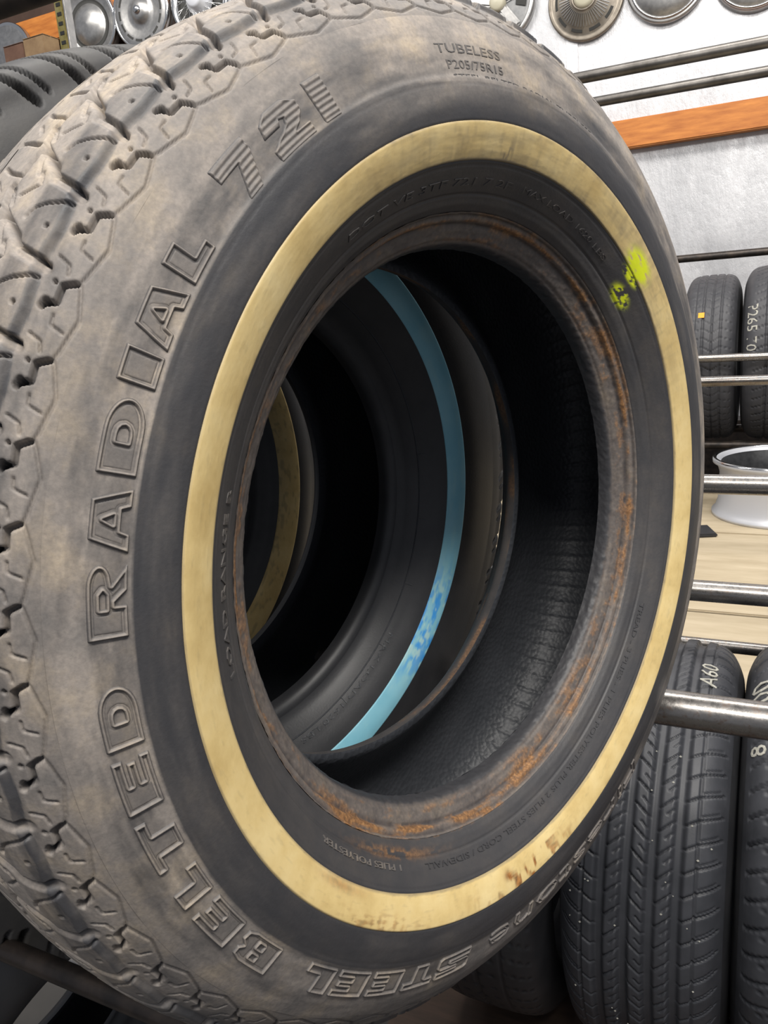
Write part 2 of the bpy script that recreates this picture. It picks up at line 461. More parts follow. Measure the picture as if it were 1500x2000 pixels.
# theta decreases with u: u = (158.68 - deg) / 6
def tread_part(name, s, NC, sd):
    N = NP * NC
    tile = tile_rows(main_tile, s, NC, half, 35., N)
    deg = np.degrees(np.linspace(0, 2 * np.pi, N, endpoint=False))
    T = tile[:, np.mod(np.round(np.mod((158.68 - deg) / 6, 1) * NC).astype(int), NC)]
    h = T + (fbm(N, len(s), 90, 12, 3, sd) - .5) * .5
    f1 = fbm(N, len(s), 60, 8, 5, sd + 1); f2 = fbm(N, len(s), 240, 30, 4, sd + 2)
    V2 = np.where(s > half, 2 * half - s, s)[:, None]
    dust_light = .62 + (1.1 * (f1 - .5) + .3 * (f2 - .5)) * smooth(V2, 149, 160) - .10 * smooth(V2, 174, 176) + .60 * smooth(V2, 187, 194)
    u = np.mod((158.68 - deg) / 6, 1)[None, :]
    vb = step_line(u); dust_light = dust_light - .45 * smooth(V2, vb - .3, vb + .6) * (1 - smooth(V2, vb + 3.8, vb + 5))  # dark shade of the step wall painted into the mask
    dust_light = dust_light * (1 - .38 * smooth(deg, 200, 245) * (1 - smooth(deg, 340, 358)))  # less pale round the bottom of the ring
    cream = np.exp(-((dline(np.broadcast_to(u[:, :NC * 2], (len(s), NC * 2)), np.broadcast_to(s[:, None], (len(s), NC * 2)), [(.36, 172.5), (.50, 187), (.66, 190)], 35.) / 1.6) ** 2))
    dust_light = dust_light + .55 * np.tile(cream, (1, NP // 2)) + .25 * smooth(T, -2.9, -3.4) * smooth(T, -5.2, -3.8) - .75 * smooth(T, -3.6, -5.0)  # slit edges paler, deepest cuts darker
    mask = np.zeros((len(s), N, 3)); mask[..., 0] = np.clip(dust_light, 0.02, 1)
    band(name, PM, s, N, h, RBm, main, mask)
tread_part('tread', np.concatenate([s_front, [half]]), NC, 11)
tread_part('rear_tread', 2 * half - np.concatenate([np.arange(147.5, half, 1.8), [half]])[::-1], 12, 14)

# front sidewall: bead ring to shoulder
N = 1200
deg = np.degrees(np.linspace(0, 2 * np.pi, N, endpoint=False))[None, :]
s = np.arange(33, 148.6, .85); sc_ = s[:, None]
h = (fbm(N, len(s), 60, 20, 3, 21) - .5) * .35
for c0, w, d in ((46.5, .7, .8), (65.5, .6, .3), (40.0, 2.2, -.3), (111.8, 1.6, -.55), (108.8, .8, .15)):
    h = h - d * np.exp(-((sc_ - c0) / w) ** 2)
h = h - .9 * (1 - smooth(sc_, 33.2, 35.2))
h = h - .75 * smooth(sc_, 67.2, 68.6) * (1 - smooth(sc_, 88.6, 89.6)) + .12 * smooth(sc_, 111, 113)
# hatched block of the load range moulded at the left
f1 = fbm(N, len(s), 26, 9, 5, 31); f2 = fbm(N, len(s), 200, 40, 4, 32)
edge = 112 + 1.2 * (f2 - .5) - 5 * smooth(deg, 20, 60) * (1 - smooth(deg, 118, 128)) * f1
dust_light = smooth(sc_, edge - .7, edge + .7) * (.60 + (1.7 * (f1 - .5) + .5 * (f2 - .5)) * (1 - smooth(sc_, 136, 147)))
dust_light = dust_light * (1 - .45 * smooth(deg, 8, 40) * (1 - smooth(deg, 100, 118)) * (1 - smooth(sc_, 118, 140)))
blotch = np.exp(-(((deg - 127.5) / 3.6) ** 2 + ((sc_ - 124) / 14) ** 2))
dust_light = dust_light * (1 - .92 * np.clip(blotch * (.6 + .8 * f2), 0, 1))
dust_light = dust_light + .13 * f1 * (1 - smooth(sc_, 60, 70)) + .05 * f2 + .5 * smooth(deg, 82, 100) * (1 - smooth(deg, 124, 136)) * smooth(sc_, 92, 108) * f1 * 1.6  # upper ring haze: part dust, part lamp sheen painted into the mask
dust_light = dust_light + .12 * smooth(f1, .45, .75) * smooth(sc_, 88, 96)
bot = smooth(deg, 200, 245) * (1 - smooth(deg, 340, 358))
dust_light = dust_light * (1 - .38 * bot)  # sidewall darker towards the bottom
rust = .7 * smooth(f2, .50, .64) * (1 - smooth(sc_, 33.5, 36)) * smooth(f1, .45, .65)
rust = rust + .8 * np.exp(-(((deg - 252) / 9) ** 2 + ((sc_ - 44) / 3.2) ** 2)) * smooth(f2, .4, .55)
paint = smooth(.45 * f2 + .55 * fbm(N, len(s), 420, 40, 3, 77) - .00045 * (deg - 58) ** 2, .40, .47) * np.maximum(np.exp(-(((deg - 58.3) / 2.9) ** 2 + ((sc_ - 52) / 5.5) ** 2) ** 2), np.exp(-(((deg - 60.5) / 2.6) ** 2 + ((sc_ - 65.5) / 3.2) ** 2) ** 2))
mask = np.stack([np.clip(dust_light, 0, 1), np.clip(rust, 0, 1), np.clip(paint * 1.6, 0, 1)], -1)
band('sidewall', PM, s, N, h, RBm, main, mask)

# whitewall band, standing a little proud with grooves along both edges
s = np.concatenate([[67.6, 68.0], np.arange(68.4, 88.9, .55), [89.0, 89.4]]); sc_ = s[:, None]
f1 = fbm(N, len(s), 40, 5, 5, 41); f2 = fbm(N, len(s), 260, 12, 4, 42); f3 = fbm(N, len(s), 420, 2, 3, 43)
h = .45 * smooth(sc_, 67.6, 68.6) * (1 - smooth(sc_, 88.4, 89.4)) - .55 + .55 * smooth(sc_, 67.6, 68.2) * (1 - smooth(sc_, 88.8, 89.4)) + (f2 - .5) * .12
up = smooth(deg, 18, 55) * (1 - smooth(deg, 118, 150))
dirt = .38 * up * smooth(f1 * .8 + f3 * .25, .38, .75) + .10 * up * smooth(f3, .5, .8)
dirt = dirt + .75 * (1 - smooth(sc_, 68.2, 69.4 + 1.5 * f2)) + .55 * smooth(sc_, 88.0, 88.9) + .16 * smooth(f2, .62, .80) + .12 * up
dirt = dirt + .8 * np.exp(-(((deg - 103.5) / 1.2) ** 2)) * smooth(f3, .5, .7) * (1 - smooth(sc_, 74, 82))
low = np.exp(-(((deg - 284) / 11) ** 2)) * smooth(f3, .50, .66) * smooth(sc_, 69 + 14 * f1, 75 + 14 * f1)
low = low + .6 * np.exp(-(((deg - 247) / 9) ** 2)) * smooth(f2 * .5 + f3 * .5, .46, .66) * smooth(sc_, 76, 87)
low = low + .55 * np.exp(-(((deg - 237) / 5) ** 2 + ((sc_ - 72) / 3) ** 2)) + .9 * np.exp(-(((deg - 278.2) / .9) ** 2 + ((sc_ - 77) / 3.6) ** 2))
paint = np.exp(-(((deg - 61) / 4.0) ** 2 + ((sc_ - 74.5) / 8.5) ** 2) ** 2) * smooth(f2, .25, .5)
mask = np.stack([np.clip(dirt, 0, 1), np.clip(low, 0, 1), np.clip(paint * 1.3, 0, 1)], -1)
o = band('whitewall_band', PM, s, N, h, WWm, main, mask)
o['label'] = 'cream whitewall band yellowed with age'

# bead with rust
s = np.arange(0, 34.5, .8); sc_ = s[:, None]
f1 = fbm(N, len(s), 50, 5, 5, 51); f2 = fbm(N, len(s), 260, 10, 4, 52)
h = (f2 - .5) * .9 + .8 * np.exp(-((sc_ - 28.2) / 1.4) ** 2) - 1.0 * np.exp(-((sc_ - 31.6) / .9) ** 2) - .9 * np.exp(-((sc_ - 24.4) / 1.2) ** 2) + .5 * np.exp(-((sc_ - 20) / 2) ** 2) - .5 * np.exp(-((sc_ - 13) / 1.2) ** 2)
rust = .95 * np.exp(-((sc_ - 28.0) / 1.5) ** 2) * smooth(f1, .34, .6) + .55 * smooth(f1 * .7 + f2 * .4, .56, .74) * smooth(sc_, 10, 16) + .07 + .5 * smooth(deg, 225, 245) * (1 - smooth(deg, 300, 325)) * smooth(f1, .46, .62) * smooth(sc_, 18, 26)
dust_light = .22 + .38 * f2 + .12 * smooth(sc_, 25, 28) - .3 * np.exp(-((sc_ - 24.4) / 1.5) ** 2) - .4 * np.exp(-((sc_ - 31.6) / 1.0) ** 2)
toe_ = smooth(sc_, 7 + 4 * f2, 11 + 4 * f2)
mask = np.stack([np.clip(dust_light * .75 * toe_ * np.ones_like(f1), 0, 1), np.clip(rust * toe_, 0, 1), 0 * f1], -1)
o = band('bead', PM, s, N, h, RBm, main, mask); o['label'] = 'rust stained bead around the hole'

# rear sidewall and bead
s = 2 * half - np.concatenate([np.arange(0, 30, 2.), np.arange(30, 148.6, 4)])[::-1]
f1 = fbm(360, len(s), 30, 6, 4, 61)
mask = np.stack([.3 * f1, .5 * smooth(f1, .45, .6) * (s[:, None] > 2 * half - 32), 0 * f1], -1)
band('rear_sidewall', PM, s, 360, 0, RBm, main, mask)

# inner liner with moulded bladder ribs and a fine pebble grain
def rib(s, th):
    s = s[:, None]
    d = np.degrees(th)[None, :] + 10 * (s - .5)
    q = np.abs(np.mod(d, 3.0) - 1.5)
    zone = smooth(s, .10, .16) * (1 - smooth(s, .84, .9))
    grain = .5 + .5 * np.sin(np.radians(d) * 300) * np.sin(s * 230)
    toe = (fbm(len(th), len(s[:, 0]), 160, 6, 3, 71) - .5) * (s < .05)
    return -.0011 * (1 - smooth(q, .12, .45)) * zone * zone + .00012 * grain * zone + .002 * toe
liner('inner_liner', .3435, .198, RUB_IN, main, 1200, 90, rib)

# ---- moulded lettering
def arc(cx, cy, rx, ry, a0, a1, n=10):
    return [(cx + rx * math.cos(math.radians(a0 + (a1 - a0) * k / n)), cy + ry * math.sin(math.radians(a0 + (a1 - a0) * k / n))) for k in range(n + 1)]
GL = {
 'R': [[(0, 0), (0, 1)] + arc(.70, .70, .30, .30, 90, -55, 10) + [(.72, .40), (1, 0), (.66, 0), (.50, .32), (.44, .32), (.44, 0)], [(.40, .52), (.40, .70), (.60, .70), (.66, .61), (.60, .52)]],
 'A': [[(0, 0), (.20, 1), (.80, 1), (1, 0), (.72, 0), (.67, .24), (.33, .24), (.28, 0)], [(.42, .42), (.58, .42), (.5, .70)]],
 'D': [[(0, 0), (0, 1)] + arc(.58, .5, .42, .5, 90, -90, 14), [(.42, .34), (.42, .66)] + arc(.52, .5, .12, .16, 90, -90, 6)],
 'I': [[(0, 0), (0, 1), (1, 1), (1, 0)]],
 'L': [[(0, 0), (0, 1), (.52, 1), (.52, .34), (1, .34), (1, 0)]],
 'E': [[(0, 0), (0, 1), (1, 1), (1, .74), (.50, .74), (.50, .62), (.92, .62), (.92, .40), (.50, .40), (.50, .26), (1, .26), (1, 0)]],
 'T': [[(.28, 0), (.28, .70), (0, .70), (0, 1), (1, 1), (1, .70), (.72, .70), (.72, 0)]],
 'B': [[(0, 0), (0, 1), (.74, 1), (.94, .90), (.96, .66), (.86, .53), (1, .40), (.98, .12), (.78, 0)], [(.42, .62), (.42, .76), (.58, .76), (.58, .62)], [(.42, .24), (.42, .40), (.58, .40), (.58, .24)]],
 'S': [[(0, 0), (0, .34), (.62, .34), (.62, .40), (.08, .42), (0, .55), (0, .90), (.10, 1), (1, 1), (1, .70), (.40, .70), (.40, .64), (.92, .62), (1, .50), (1, .10), (.90, 0)]],
 '7': [[(0, 1), (1, 1), (1, .72), (.66, 0), (.22, 0), (.58, .66), (0, .66)]],
 '2': [[(0, 0), (0, .26), (.52, .52), (.58, .66), (.46, .70), (.40, .58), (0, .58), (.06, .84), (.28, 1), (.72, 1), (.98, .82), (.98, .58), (.80, .38), (.62, .28), (1, .28), (1, 0)]],
 '1': [[(.05, 0), (.05, 1), (.95, 1), (.95, 0)]],
}
def sdf(X, Y, polys):
    d = np.full(X.shape, 1e9); inside = np.zeros(X.shape, bool)
    for P in polys:
        P = np.asarray(P, float)
        for (x0, y0), (x1, y1) in zip(P, np.roll(P, -1, 0)):
            dx, dy = x1 - x0, y1 - y0; L = dx * dx + dy * dy
            if L < 1e-9: continue
            t = np.clip(((X - x0) * dx + (Y - y0) * dy) / L, 0, 1)
            d = np.minimum(d, np.hypot(X - x0 - t * dx, Y - y0 - t * dy))
            if abs(dy) > 1e-12:
                c = ((y0 > Y) != (y1 > Y)) & (X < (x1 - x0) * (Y - y0) / dy + x0)
                inside ^= c
    return np.where(inside, -d, d)

def patch(name, tL, tR, s0, s1, polys, parent, striped=False, step=.40, rim=1.25, base=.35, dustiness=.50):
    """raised letter following the curved sidewall; tL > tR in degrees, read clockwise"""
    rm = PM.at(np.array([(s0 + s1) / 2]))[0][0] * 1000
    wmm = math.radians(tL - tR) * rm; hmm = s1 - s0
    P = [[(x * wmm, y * hmm) for x, y in p] for p in polys]
    x = np.arange(-1.6, wmm + 1.6, step); y = np.arange(-1.6, hmm + 1.6, step)
    X, Y = np.meshgrid(x, y)
    d = sdf(X, Y, P)
    plate = base * (1 - smooth(d, -.2, .5))
    h = plate + rim * np.exp(-((d + .6) / .55) ** 2) - .45 * np.exp(-((d + 1.9) / .5) ** 2)
    if striped: h = plate + .5 * rim * (.5 + .5 * np.cos(2 * np.pi * Y / 2.75)) * smooth(-d, .1, .6) + .35 * rim * np.exp(-((d + .5) / .5) ** 2)
    h = h - .75 * smooth(d, .35, 1.1)
    th = np.radians(tL - (tL - tR) * X / wmm)
    V = PM.verts(s0 + Y, th, h)
    q = grid_quads(len(y), len(x), False)
    keep = (d.ravel()[q] < 1.1).any(1); q = q[keep]
    used, inv = np.unique(q.ravel(), return_inverse=True)
    r = np.random.default_rng(int(tL * 10))
    dm = dustiness + .38 * np.exp(-((d + .6) / .6) ** 2) - .42 * np.exp(-((d + 1.9) / .5) ** 2) + .10 * (np.abs(d) < .0) + .25 * (r.random(d.shape) - .5) * 0  # rims paler, lines beside them darker
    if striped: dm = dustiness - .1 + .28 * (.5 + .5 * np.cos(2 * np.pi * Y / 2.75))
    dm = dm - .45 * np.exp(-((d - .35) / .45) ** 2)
    mk = np.zeros(d.shape + (3,)); mk[..., 0] = np.clip(dm, 0, 1)
    return np_mesh(name, V.reshape(-1, 3)[used], inv.reshape(-1, 4), RBm, parent, True, mk.reshape(-1, 3)[used])

word = [('S', 270.0, 263.4), ('T', 262.6, 257.0), ('E', 256.0, 250.4), ('E', 249.4, 243.9), ('L', 243.0, 238.2),
        ('B', 232.6, 226.7), ('E', 225.4, 220.0), ('L', 218.5, 214.6), ('T', 213.4, 207.7), ('E', 206.4, 201.1), ('D', 199.9, 194.3),
        ('R', 190.0, 183.8), ('A', 182.7, 177.3), ('D', 176.2, 169.9), ('I', 168.6, 165.7), ('A', 165.0, 159.4), ('L', 158.4, 154.3)]
for ch, a, b in word:
    patch('raised_letter', a, b, 114.2, 130.4, GL[ch], main)
for ch, a, b in (('7', 149.2, 144.4), ('2', 142.6, 137.0), ('1', 135.5, 132.8)):
    patch('raised_digit', a, b, 112.6, 133.5, GL[ch], main, True)

# text from the built-in face
def glyphs(text, extrude=0.0):
    cu = bpy.data.curves.new('t', 'FONT'); cu.body = text; cu.size = 1; cu.extrude = extrude; cu.resolution_u = 2
    ob = bpy.data.objects.new('t', cu); sc.collection.objects.link(ob)
    dg = bpy.context.evaluated_depsgraph_get()
    me = bpy.data.meshes.new_from_object(ob.evaluated_get(dg))
    V = np.array([v.co[:] for v in me.vertices]).reshape(-1, 3)
    F = [tuple(p.vertices) for p in me.polygons]
    loops = []
    if not extrude:
        cnt = {}
        for p in me.polygons:
            vs = list(p.vertices)
            for a, b in zip(vs, vs[1:] + vs[:1]): cnt[(a, b)] = 1
        nxt = {a: b for (a, b) in cnt if (b, a) not in cnt}
        while nxt:
            a0 = next(iter(nxt)); lp = []; a = a0
            while a in nxt: lp.append(a); a = nxt.pop(a)
            loops.append([tuple(V[i][:2]) for i in lp])
    bpy.data.objects.remove(ob); bpy.data.curves.remove(cu); bpy.data.meshes.remove(me)
    return V, F, loops

def poly_mesh(name, V, F, mat, parent, mask=None):
    me = bpy.data.meshes.new(name); me.from_pydata([tuple(v) for v in V], [], F); me.materials.append(mat); me.update()
    if mask is not None:
        a = me.color_attributes.new('mask', 'FLOAT_COLOR', 'POINT')
        a.data.foreach_set('color', np.tile(np.array([*mask, 1], np.float32), len(V)))
    return link(bpy.data.objects.new(name, me), parent)

def ring_text(name, text, t0, t1, s0, height, prof, mat, parent, lift=.45, mask=None, flip=False, squeeze=True):
    """line of small raised characters along the ring, clockwise from t0 to t1 degrees"""
    V, F, _ = glyphs(text, .5)
    x = V[:, 0]; w = x.max()
    th = np.radians(t0 + (t1 - t0) * x / w)
    ss = s0 + V[:, 1] * height / .72
    h = np.where(V[:, 2] > 0, lift, -.3)
    r, a, nr, na = prof.at(ss)
    rr = r + nr * h / 1000; aa = a + na * h / 1000
    P = np.stack([aa, rr * np.cos(th), rr * np.sin(th)], 1)
    return poly_mesh(name, P, F, mat, parent, mask)

ring_text('raised_lettering', 'TREAD - 3 PLIES - 1 PLIES POLYESTER PLUS 2 PLIES STEEL CORD / SIDEWALL', -14, -101, 50.6, 4.0, PM, RBm, main, .65, (.02, 0, 0))
ring_text('raised_lettering', '1 PLIES POLYESTER', -107, -128, 51.0, 4.0, PM, RBm, main, .6, (.40, 0, 0))
ring_text('raised_lettering', 'DOT VE 3TF 721 7 2F', 138, 99, 52.5, 5.0, PM, RBm, main, .5, (.16, 0, 0))
ring_text('raised_lettering', 'MAX LOAD 1620 LBS', 96, 68, 53.5, 4.2, PM, RBm, main, .45, (.16, 0, 0))
ring_text('raised_lettering', 'LOAD RANGE B', 200, 176, 50.5, 7.0, PM, RBm, main, .55, (.22, 0, 0))
ring_text('raised_lettering', 'TUBELESS', 115.5, 104, 126.0, 5.2, PM, RBm, main, .4, (.30, 0, 0))
ring_text('raised_lettering', 'P205/75R15', 114.5, 104, 117.2, 5.0, PM, RBm, main, .4, (.30, 0, 0))
ring_text('raised_lettering', 'STEEL BELTED RADIAL TUBELESS', 114, 84, 111.6, 2.6, PM, RBm, main, .5, (.12, 0, 0))
_, _, loops = glyphs('Firestone')
xs = np.array([p for l in loops for p in l]); lo, hi = xs.min(0), xs.max(0)
for k, l in enumerate([loops]):
    polys = [[((x - lo[0]) / (hi[0] - lo[0]), (y - lo[1]) / (hi[1] - lo[1])) for x, y in q] for q in loops]
    patch('raised_maker_name', 318, 274.5, 113.5, 133, polys, main, False, .45)

# ------------------------------------------------------------------ other tires
def tire(name, label, M, R, W, style, rub, npitch=72, ncell=12, prof=PQ, rb=.1905, parts=True, group=None, side=None, rowstep=1.6, n_side=180):
    t = empty(name, M=M); tag(t, label, 'tire', group)
    P = Prof(prof, R, W, rb)
    half = P.half
    N = npitch * ncell
    v0 = half - W * 1000 * (.62 if prof is PS else .46) - (0 if prof is PS else 20)
    s = np.concatenate([np.arange(v0, half, rowstep), [half], 2 * half - np.arange(v0, half, rowstep)[::-1]])
    u = np.arange(ncell) / ncell
    U, V = np.meshgrid(u, s - half)                    # v measured from the centre line, signed
    pu = 2 * np.pi * R * 1000 / npitch
    T = style(U, V, pu, W * 1000)
    h = np.tile(T, (1, npitch))
    band('tread', P, s, N, h, rub, t)
    s_f = np.linspace(20, v0 + .5, 26)
    band('sidewall', P, s_f, n_side, -.25 * np.cos(s_f / 2.2)[:, None] * (s_f < 70)[:, None], side or RUB_DARK, t)
    band('bead', P, np.linspace(0, 21, 10), n_side, 0, side or RUB_DARK, t)
    band('rear_sidewall', P, 2 * half - np.linspace(0, v0 + .5, 30)[::-1], n_side, 0, side or RUB_DARK, t)
    liner('inner_liner', R, W, RUB_IN, t, n_side, 40, None, rb)
    return t, P

def grooves(U, V, pu, items, base=0, soft=.5):
    h = np.zeros(U.shape) + base
    for pts, w, d in items: h = cut(h, U, V, pts, pu, w, d, max(1.2, soft * w))
    return h
def straight(v, w, d): return ([(-.1, v), (1.1, v)], w, d)

def st_highway(U, V, pu, W):          # four wide straight grooves, slanted rib sipes, two thin outer grooves
    k = W * .40
    it = [straight(-.54 * k, 14, 9), straight(-.18 * k, 14, 9), straight(.18 * k, 14, 9), straight(.54 * k, 14, 9), straight(-.80 * k, 2.8, 4), straight(.80 * k, 2.8, 4)]
    for a, b, d in ((-.47, -.25, 1), (-.11, .11, -1), (.25, .47, 1)):      # slanted sipes, every second one short
        it += [([(0, a * k), (.55 * d, b * k)], 2.0, 5), ([(.5, (a + .02) * k), (.5 + .28 * d, (a + b) / 2 * k)], 1.6, 4)]
    for g in (-1, 1):
        it += [([(.1, g * .61 * k), (-.2, g * .80 * k), (-.60, g * 1.22 * k)], 2.2, 5), ([(.6, g * .84 * k), (.3, g * 1.12 * k)], 1.6, 3)]
    return grooves(U, V, pu, it)
def st_shoulder(U, V, pu, W):         # broad shoulders with curved slots
    k = W * .40
    it = [straight(-.30 * k, 9, 7), straight(.30 * k, 9, 7), straight(0, 7, 7)]
    for g in (-1, 1):
        it += [([(0, g * .34 * k), (.12, g * .6 * k), (.42, g * .95 * k), (.62, g * 1.2 * k)], 3.4, 6), ([(.5, g * .55 * k), (.72, g * .95 * k)], 1.5, 4), ([(.5, g * .04 * k), (.3, g * .27 * k)], 1.6, 4)]
    return grooves(U, V, pu, it)
def st_sparse(U, V, pu, W):           # worn, mostly smooth ribs with faint lines
    k = W * .40
    it = [straight(-.5 * k, 3.5, 4), straight(.5 * k, 3.5, 4), straight(0, 4, 5)]
    for g in (-1, 1): it += [([(0, g * .55 * k), (.4, g * 1.05 * k)], 1.8, 3.5), ([(.5, g * .05 * k), (.3, g * .45 * k)], 1.6, 3.5)]
    return grooves(U, V, pu, it)
def st_slash(U, V, pu, W):            # long diagonal slashes with fine siping over the whole shoulder
    k = W * .40; V = -V
    it = [straight(-.10 * k, 5, 6), straight(.36 * k, 6, 7)]
    it += [([(0, .36 * k), (-.6, .80 * k), (-1.0, 1.16 * k), (-1.15, 1.30 * k)], 4.2, 9), ([(.5, .46 * k), (-.05, .88 * k), (-.45, 1.26 * k)], 2.4, 6)]
    it += [([(0, -.06 * k), (.45, .34 * k)], 3.6, 6), ([(.55, .02 * k), (.8, .30 * k)], 1.8, 4)]
    it += [([(0, -.16 * k), (-.4, -.6 * k), (-.6, -1.3 * k)], 4, 7), ([(.5, -.3 * k), (.1, -1.1 * k)], 2, 4)]
    return grooves(U, V, pu, it, 0, .62)
def st_chevron(U, V, pu, W):
    k = W * .40
    it = [straight(-.52 * k, 6, 6), straight(-.14 * k, 6, 6), straight(.26 * k, 6, 6), straight(.62 * k, 4, 6)]
    it += [([(0, -.5 * k), (.5, -.16 * k)], 2, 5), ([(.5, -.12 * k), (0, .24 * k)], 2, 5), ([(0, .3 * k), (.2, .6 * k)], 2, 4), ([(0, .66 * k), (.1, 1.1 * k)], 2, 4), ([(0, -.56 * k), (.3, -1.1 * k)], 2, 4)]
    return grooves(U, V, pu, it)
def st_block(U, V, pu, W):
    k = W * .40
    it = [straight(-.58 * k, 8, 7), straight(-.12 * k, 5, 6), straight(.36 * k, 8, 7)]
    it += [([(0, -.55 * k), (.35, -.14 * k)], 3, 6), ([(.1, -.1 * k), (.5, .34 * k)], 3, 6), ([(.5, .4 * k), (.9, .8 * k)], 3, 6), ([(0, -.62 * k), (.0, -1.1 * k)], 1.6, 3)]
    return grooves(U, V, pu, it)

# second tire of the row: blue coated band
t2, P2 = tire('whitewall_tire', 'black tire with a blue-coated whitewall band, seen through the hole of the foreground tire',
              tire_matrix(-.2202, -.0452, -.0230, .0272, -.0416), .3625, .205, st_slash, RUB_T2, 58, 28, PS, .188, True, 'tires in the near rack row', None, 1.5, 300)
def ww_band(t, P, sA, sB, mat, seed, N=720, fn=None):
    s = np.concatenate([[sA - .8, sA - .4], np.linspace(sA, sB, 26), [sB + .4, sB + .8]]); sc_ = s[:, None]
    h = 1.05 * smooth(sc_, sA - .8, sA + .2) * (1 - smooth(sc_, sB - .2, sB + .8)) - .35
    f1 = fbm(N, len(s), 50, 4, 4, seed); f2 = fbm(N, len(s), 220, 8, 4, seed + 1)
    deg = np.degrees(np.linspace(0, 2 * np.pi, N, endpoint=False))[None, :]
    return band('whitewall_band', P, s, N, h, mat, t, np.stack(fn(f1, f2, deg, sc_), -1))
def blue_fn(f1, f2, deg, s):
    z = np.exp(-(((deg - 338) / 13) ** 2) ** 2)
    return z * smooth(f1 * .6 + f2 * .4, .44, .60), z * smooth(f2, .40, .30) * .5 + .12 * smooth(f1, .55, .75), 0 * f1
sA = float(np.interp(.2385, P2.D[:P2.D.shape[0] // 2, 0], P2.s[:P2.D.shape[0] // 2])); sB = float(np.interp(.2592, P2.D[:P2.D.shape[0] // 2, 0], P2.s[:P2.D.shape[0] // 2]))
o = ww_band(t2, P2, sA, sB, BW.m, 81, 720, blue_fn); o['label'] = 'whitewall band under a patchy light blue coat'
s215 = float(np.interp(.215, P2.D[:P2.D.shape[0] // 2, 0], P2.s[:P2.D.shape[0] // 2]))
band('mould_ring', P2, np.array([s215 - .9, s215 - .4, s215, s215 + .4, s215 + .9]), 300, np.array([-.3, .5, .6, .5, -.3])[:, None], RUB_IN, t2)  # ring, text and ticks: separate rubber tone stands in for relief shading
ring_text('raised_lettering', 'MAX LOAD 1620 LBS', -28, -66, s215 + 4, 5, P2, RUB_IN, t2, .6)
for a in (22, 4, -14, -32, -50):
    ring_text('mould_tick', 'l', a, a - .35, s215 + .5, 8, P2, RUB_IN, t2, .7)
# third tire: cream band
t3, P3 = tire('whitewall_tire', 'black tire with a cream whitewall, farthest one seen through the foreground hole',
              tire_matrix(-.449, -.0604, -.0226, .0858, .030), .345, .2, st_slash, RUB_GREY, 60, 8, PR, .188, True, 'tires in the near rack row', None, 3.0, 240)
hD = P3.D.shape[0] // 2
sA = float(np.interp(.2301, P3.D[:hD, 0], P3.s[:hD])); sB = float(np.interp(.255, P3.D[:hD, 0], P3.s[:hD]))
ww_band(t3, P3, sA, sB, WW.m, 91, 480, lambda f1, f2, deg, s: (.45 * smooth(f2, .58, .72), .1 * f1, 0 * f1))

for k, (dx, lab) in enumerate(((-.672, 'plain dark tire next in the row behind the cream-banded third tire'), (-.89, 'plain dark tire at the far end of the near rack row'))):
    tire('tire', lab, tire_matrix(dx, -.075 - .03 * k, -.022, .07, .02), .345, .2, st_sparse, RUB_DARK, 48, 5, PQ, .19, True, 'tires in the near rack row', None, 5, 180)

# lower shelf and far racks: axle along world x
def axle_matrix(x, y, z, yaw=0, spin=0):
    return Matrix.Translation((x, y, z)) @ Matrix.Rotation(yaw, 4, 'Z') @ Matrix.Rotation(spin, 4, 'X')
lo_g = 'tires on the low shelf'
la, PA = tire('tire', 'black highway tire with four straight grooves standing on the low shelf under the front pipe', axle_matrix(.004, .781, -.768), .335, .236, st_highway, RUB_BLUE, 66, 17, PQ, .2, True, lo_g, None, 1.8)
lb, PB = tire('tire', 'black tire with curved shoulder slots at the right edge of the low shelf', axle_matrix(.238, .79, -.765), .338, .225, st_shoulder, RUB_BLUE, 56, 12, PQ, .2, True, lo_g, None, 2.2)
lc, PC = tire('tire', 'worn dark tire on the low shelf half hidden below the foreground tire', axle_matrix(-.235, .775, -.773), .330, .215, st_sparse, RUB_DARK, 60, 8, PQ, .2, True, lo_g, None, 2.8)
ld, PD = tire('tire', 'dark tire lying low at the bottom left corner under the rack bar', axle_matrix(-.612, .060, -.735, -.25), .335, .21, st_sparse, RUB_DARK, 60, 6, PQ, .19, True, lo_g, None, 3.)
le, PE = tire('tire', 'dark tire behind the bottom left corner tire, seen through its hole', axle_matrix(-.83, .12, -.735, -.22), .335, .21, st_sparse, RUB_DARK, 60, 8, PQ, .19, True, lo_g, None, 2.5)
up_g = 'tires on the far rack'
ua, PU = tire('tire', 'grey tire with an orange sticker on the far rack, left one of the pair', axle_matrix(-.088, 3.15, -.165), .335, .205, st_chevron, RUB_GREY, 60, 8, PQ, .19, True, up_g, None, 3.0)
ub, PV = tire('tire', 'tire with white marker numbers down its shoulder on the far rack', axle_matrix(.150, 3.14, -.155), .345, .245, st_block, RUB_GREY, 56, 8, PQ, .19, True, up_g, None, 3.0)

def tread_text(text, th0, a0, size, P, parent, dirx, diry, mat=CHALK, lift=1.2):
    """marker writing on a tread: text x / y given as (around, across) unit directions"""
    V, F, _ = glyphs(text, .5)
    V[:, 0] -= V[:, 0].mean(); V[:, 1] -= V[:, 1].mean()
    X = V[:, :2] * size
    around = X[:, 0] * dirx[0] + X[:, 1] * diry[0]; across = X[:, 0] * dirx[1] + X[:, 1] * diry[1]
    ss = P.half - (a0 + across) * 1000
    h = np.where(V[:, 2] > 0, lift, -.2)
    r, a, nr, na = P.at(ss); th = math.radians(th0) + around / P.R
    rr = r + nr * h / 1000; aa = a + na * h / 1000
    return poly_mesh('marker_writing', np.stack([aa, rr * np.cos(th), rr * np.sin(th)], 1), F, mat, parent)
